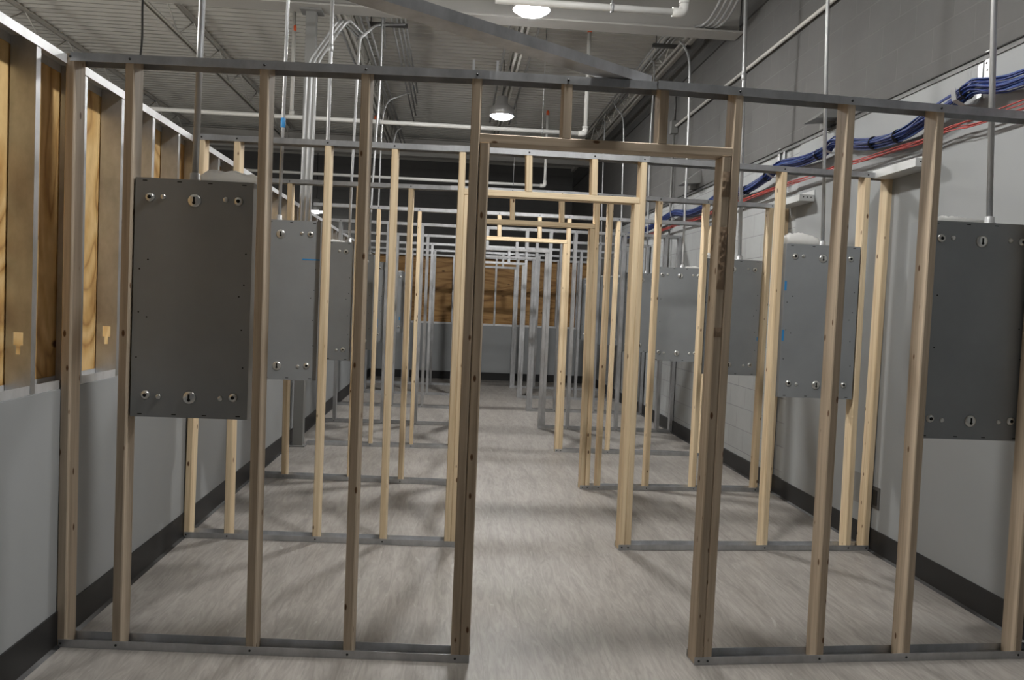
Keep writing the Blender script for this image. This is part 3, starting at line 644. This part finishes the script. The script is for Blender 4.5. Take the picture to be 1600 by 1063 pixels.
for k in range(30):
    a0 = rc.uniform(0, 6.28); rr = .042*math.sqrt(rc.random()); tw = rc.uniform(-.25, .25); pts = []
    for i, p in enumerate(bl):
        a = a0+tw*i*.25+.5*noise.noise((i*.21, k*3.3, 0)); r_ = rr*(1+.35*noise.noise((i*.15, k*1.7, 5)))
        pts.append(p+Vector((math.cos(a)*r_*.8, 0, math.sin(a)*r_)))
    MB().tube(pts, .0046, 5).build('cable', BLUEL if k % 5 == 2 else WHITEC if k == 8 else BLUEC, root)
for t in (14, 22, 25, 29, 34, 42, 47): MB().lathe(bl[t], bl[t+1]-bl[t-1], [(.042, -.002), (.0435, 0), (.042, .002)], 14).build('cable_tie', BLACKC, root)
m = MB()
red = smooth([Vector((2.70, 2.5, 2.55)), Vector((2.70, 3.7, 2.56))]+path([(1528, 190), (1500, 197), (1475, 205), (1438, 222), (1406, 231), (1340, 252), (1310, 260), (1270, 275), (1234, 287), (1180, 306), (1162, 313), (1117, 330), (1095, 340), (1051, 354), (1012, 368)], 2.70), 3)
root = thing('red_cable_bundle', red[0], 'thin bundle of red fire alarm cables below the blue cables', 'cable bundle')
for k in range(5): MB().tube([p+Vector((.006*math.sin(k*2.1+i*.3), 0, .013*math.cos(k*1.4+i*.22)+(.03 if i < 12 else 0)*(k-2)*.4*(1-i/12 if i < 12 else 0))) for i, p in enumerate(red)], .0034, 5).build('cable', REDC, root)
for i, (px_, py_) in enumerate(((1513, 122), (1304, 205), (1213, 252), (1058, 318))):
    p = at_x(px_, py_, 2.70); r = thing('cable_hook', p, ['steel J hook holding the blue cables near the right picture edge', 'steel J hook where the blue cables pass the second right frame', 'steel J hook holding the blue cables above the third frame', 'far steel J hook at the end of the visible blue cables'][i], 'cable hook', 'cable hooks on the right wall')
    zz = bl[0].z; near = min(bl, key=lambda q: abs(q.y-p.y)); sec = []
    m = MB(); pts = [(XR-.004, near.z+.16), (XR-.004, near.z-.02), (XR-.03, near.z-.058), (2.68, near.z-.064), (2.630, near.z-.04), (2.618, near.z+.02)]
    for (xa, za), (xb, zb) in zip(pts, pts[1:]):
        n = Vector((zb-za, 0, -(xb-xa))).normalized()*.0015
        m.prism([Vector((xa, p.y-.02, za))-n, Vector((xa, p.y+.02, za))-n, Vector((xa, p.y+.02, za))+n, Vector((xa, p.y-.02, za))+n], [Vector((xb, p.y-.02, zb))-n, Vector((xb, p.y+.02, zb))-n, Vector((xb, p.y+.02, zb))+n, Vector((xb, p.y-.02, zb))+n])
    m.build('hook', GALV, r)
# perforated white wall straps above the hooks
for i, (a, lab) in enumerate((((1543, 104), 'white perforated strap on the wall above the blue cables, by the right conduit'), ((1217, 248), 'white perforated strap on the wall above the third frame'))):
    p = at_x(*a, XR-.004); m = MB(); m.box((XR-.006, p.y-.022, p.z-.10), (XR-.003, p.y+.022, p.z+.085))
    for k in range(4): m.lathe((XR-.006, p.y+(.006 if k % 2 else -.004), p.z+.06-.04*k), (-1, 0, 0), [(.006, 0), (.006, .0005)], 8, 1)
    tag(m.build('wall_strap', [SHEET, HOLE]), lab, 'bracket', 'perforated wall straps')
# white channels along the wall at frame tops
for i, (y0, y1, z, lab) in enumerate(((4.74, 5.24, 2.405, 'white steel channel on the right wall at the second frame top'), (6.38, 6.88, 2.405, 'white steel channel on the right wall at the third frame top'))):
    m = MB(); m.chan((XR-.002, y0, z), (XR-.002, y1, z), (-1, 0, 0), (0, 0, 1), [(0, 0), (.12, 0), (.12, .05), (.118, .05), (.118, .003), (.003, .003), (.003, .09), (0, .09)]); m.box((XR-.12, y0, z+.002), (XR-.004, y0+.002, z+.05))
    for k in range(3): m.lathe((XR-.03-.03*k, y0, z+.03), (0, -1, 0), [(.005, 0), (.005, .0006)], 8, 1)
    tag(m.build('wall_channel', [SHEET, HOLE]), lab, 'steel channel', 'white wall channels')
# conduit along the upper block wall, with a box and a drop
pc = at_x(1052, 198, XR-.04)
root = thing('wall_conduit', (XR-.03, pc.y, pc.z), 'dark conduit running along the upper right block wall to a small box', 'conduit')
MB().tube([(XR-.02, 2.0, 3.885), (XR-.02, 6, 3.885), (XR-.02, pc.y, 3.88)], .017, 10).build('tube', STEELP, root)
MB().box((XR-.075, pc.y-.05, pc.z-.09), (XR+.01, pc.y+.05, pc.z+.07)).build('junction_box', COL, root)
MB().tube([(XR-.025, pc.y, pc.z+.07), (XR-.025, pc.y, 4.42)], .014, 8).build('tube', IRON, root)
MB().tube([(XR-.025, pc.y, pc.z-.09), (XR-.025, pc.y, 2.6), (XR-.025, pc.y, 1.5)], .016, 8).build('tube', COL, root)
MB().tube([(XR-.012, -1, 2.935), (XR-.012, 5, 2.935), (XR-.012, 14, 2.935)], .006, 6).build('black_cable', BLACKC)
tag(bpy.data.objects['black_cable'], 'thin black cable along the paint line of the right wall', 'cable')
# wedge shaped wall fixtures
for i, (a, lab) in enumerate((((1286, 180), 'grey wedge shaped bracket on the upper right wall near the camera'), ((1076, 283), 'grey wedge shaped bracket on the right wall, seen through the nearest doorway'))):
    p = at_x(*a, XR-.1); m = MB(); y0, y1 = p.y-.11, p.y+.11; z = p.z-.03
    m.add([(XR+.01, y0, z), (XR-.20, y0, z-.02), (XR-.20, y1, z-.02), (XR+.01, y1, z), (XR+.01, y0, z+.15), (XR+.01, y1, z+.15)], [(0, 1, 2, 3), (1, 0, 4), (2, 5, 3), (1, 4, 5, 2), (0, 3, 5, 4)])
    m.box((XR-.06, y1-.06, z-.05), (XR+.01, y1+.03, z+.09)); tag(m.build('wall_bracket', COL), lab, 'bracket', 'wedge wall brackets')
# outlets low on the right wall
p = at_x(1368, 778, XR); root = thing('wall_outlet', p, 'open electrical outlet box low on the right wall behind the nearest frame', 'outlet')
MB().box((XR-.004, p.y-.055, p.z-.07), (XR+.02, p.y+.055, p.z+.07)).build('outlet_box', IRON, root); MB().box((XR-.008, p.y-.025, p.z-.05), (XR-.003, p.y+.025, p.z+.05)).build('receptacle', BLACKC, root)
p = at_x(1342, 762, XR); tag(MB().box((XR-.002, p.y-.07, p.z-.10), (XR+.01, p.y+.07, p.z+.10)).build('wall_cutout', COL), 'rectangular cut-out patch in the right wall beside the outlet box', 'wall patch')
tag(MB().box((2.60, 11.93, .003), (2.70, 12.02, .16)).box((2.615, 11.925, .03), (2.685, 11.93, .06), 1).build('junction_box', [IRON, mat('yellow_band', (.5, .42, .08), .5)]), 'small dark junction box with yellow band on the floor by the right wall', 'junction box')
# hanging black cable, top left
p0 = at_y(223, 0, 8.1); p1 = at_y(222, 60, 8.1); p2 = at_y(218, 110, 8.1); p3 = at_y(222, 150, 8.1); p4 = at_y(218, 178, 8.1)
tag(MB().tube(smooth([p0+Vector((.02, 0, .3)), p0, p1, p2, p3, p4], 4), .010, 6).build('hanging_cable', BLACKC), 'black cable hanging from the roof above the left wall', 'cable')

# ------------------------------------------------------------------ world and view
w = bpy.data.worlds.new('world'); bpy.context.scene.world = w; w.use_nodes = True
w.node_tree.nodes['Background'].inputs[0].default_value = (.76, .82, .90, 1); w.node_tree.nodes['Background'].inputs[1].default_value = .078
s = bpy.context.scene; s.view_settings.view_transform = 'Standard'; s.view_settings.look = 'None'; s.view_settings.gamma = 1; s.view_settings.exposure = .15
s.cycles.use_denoising = True; s.cycles.max_bounces = 8
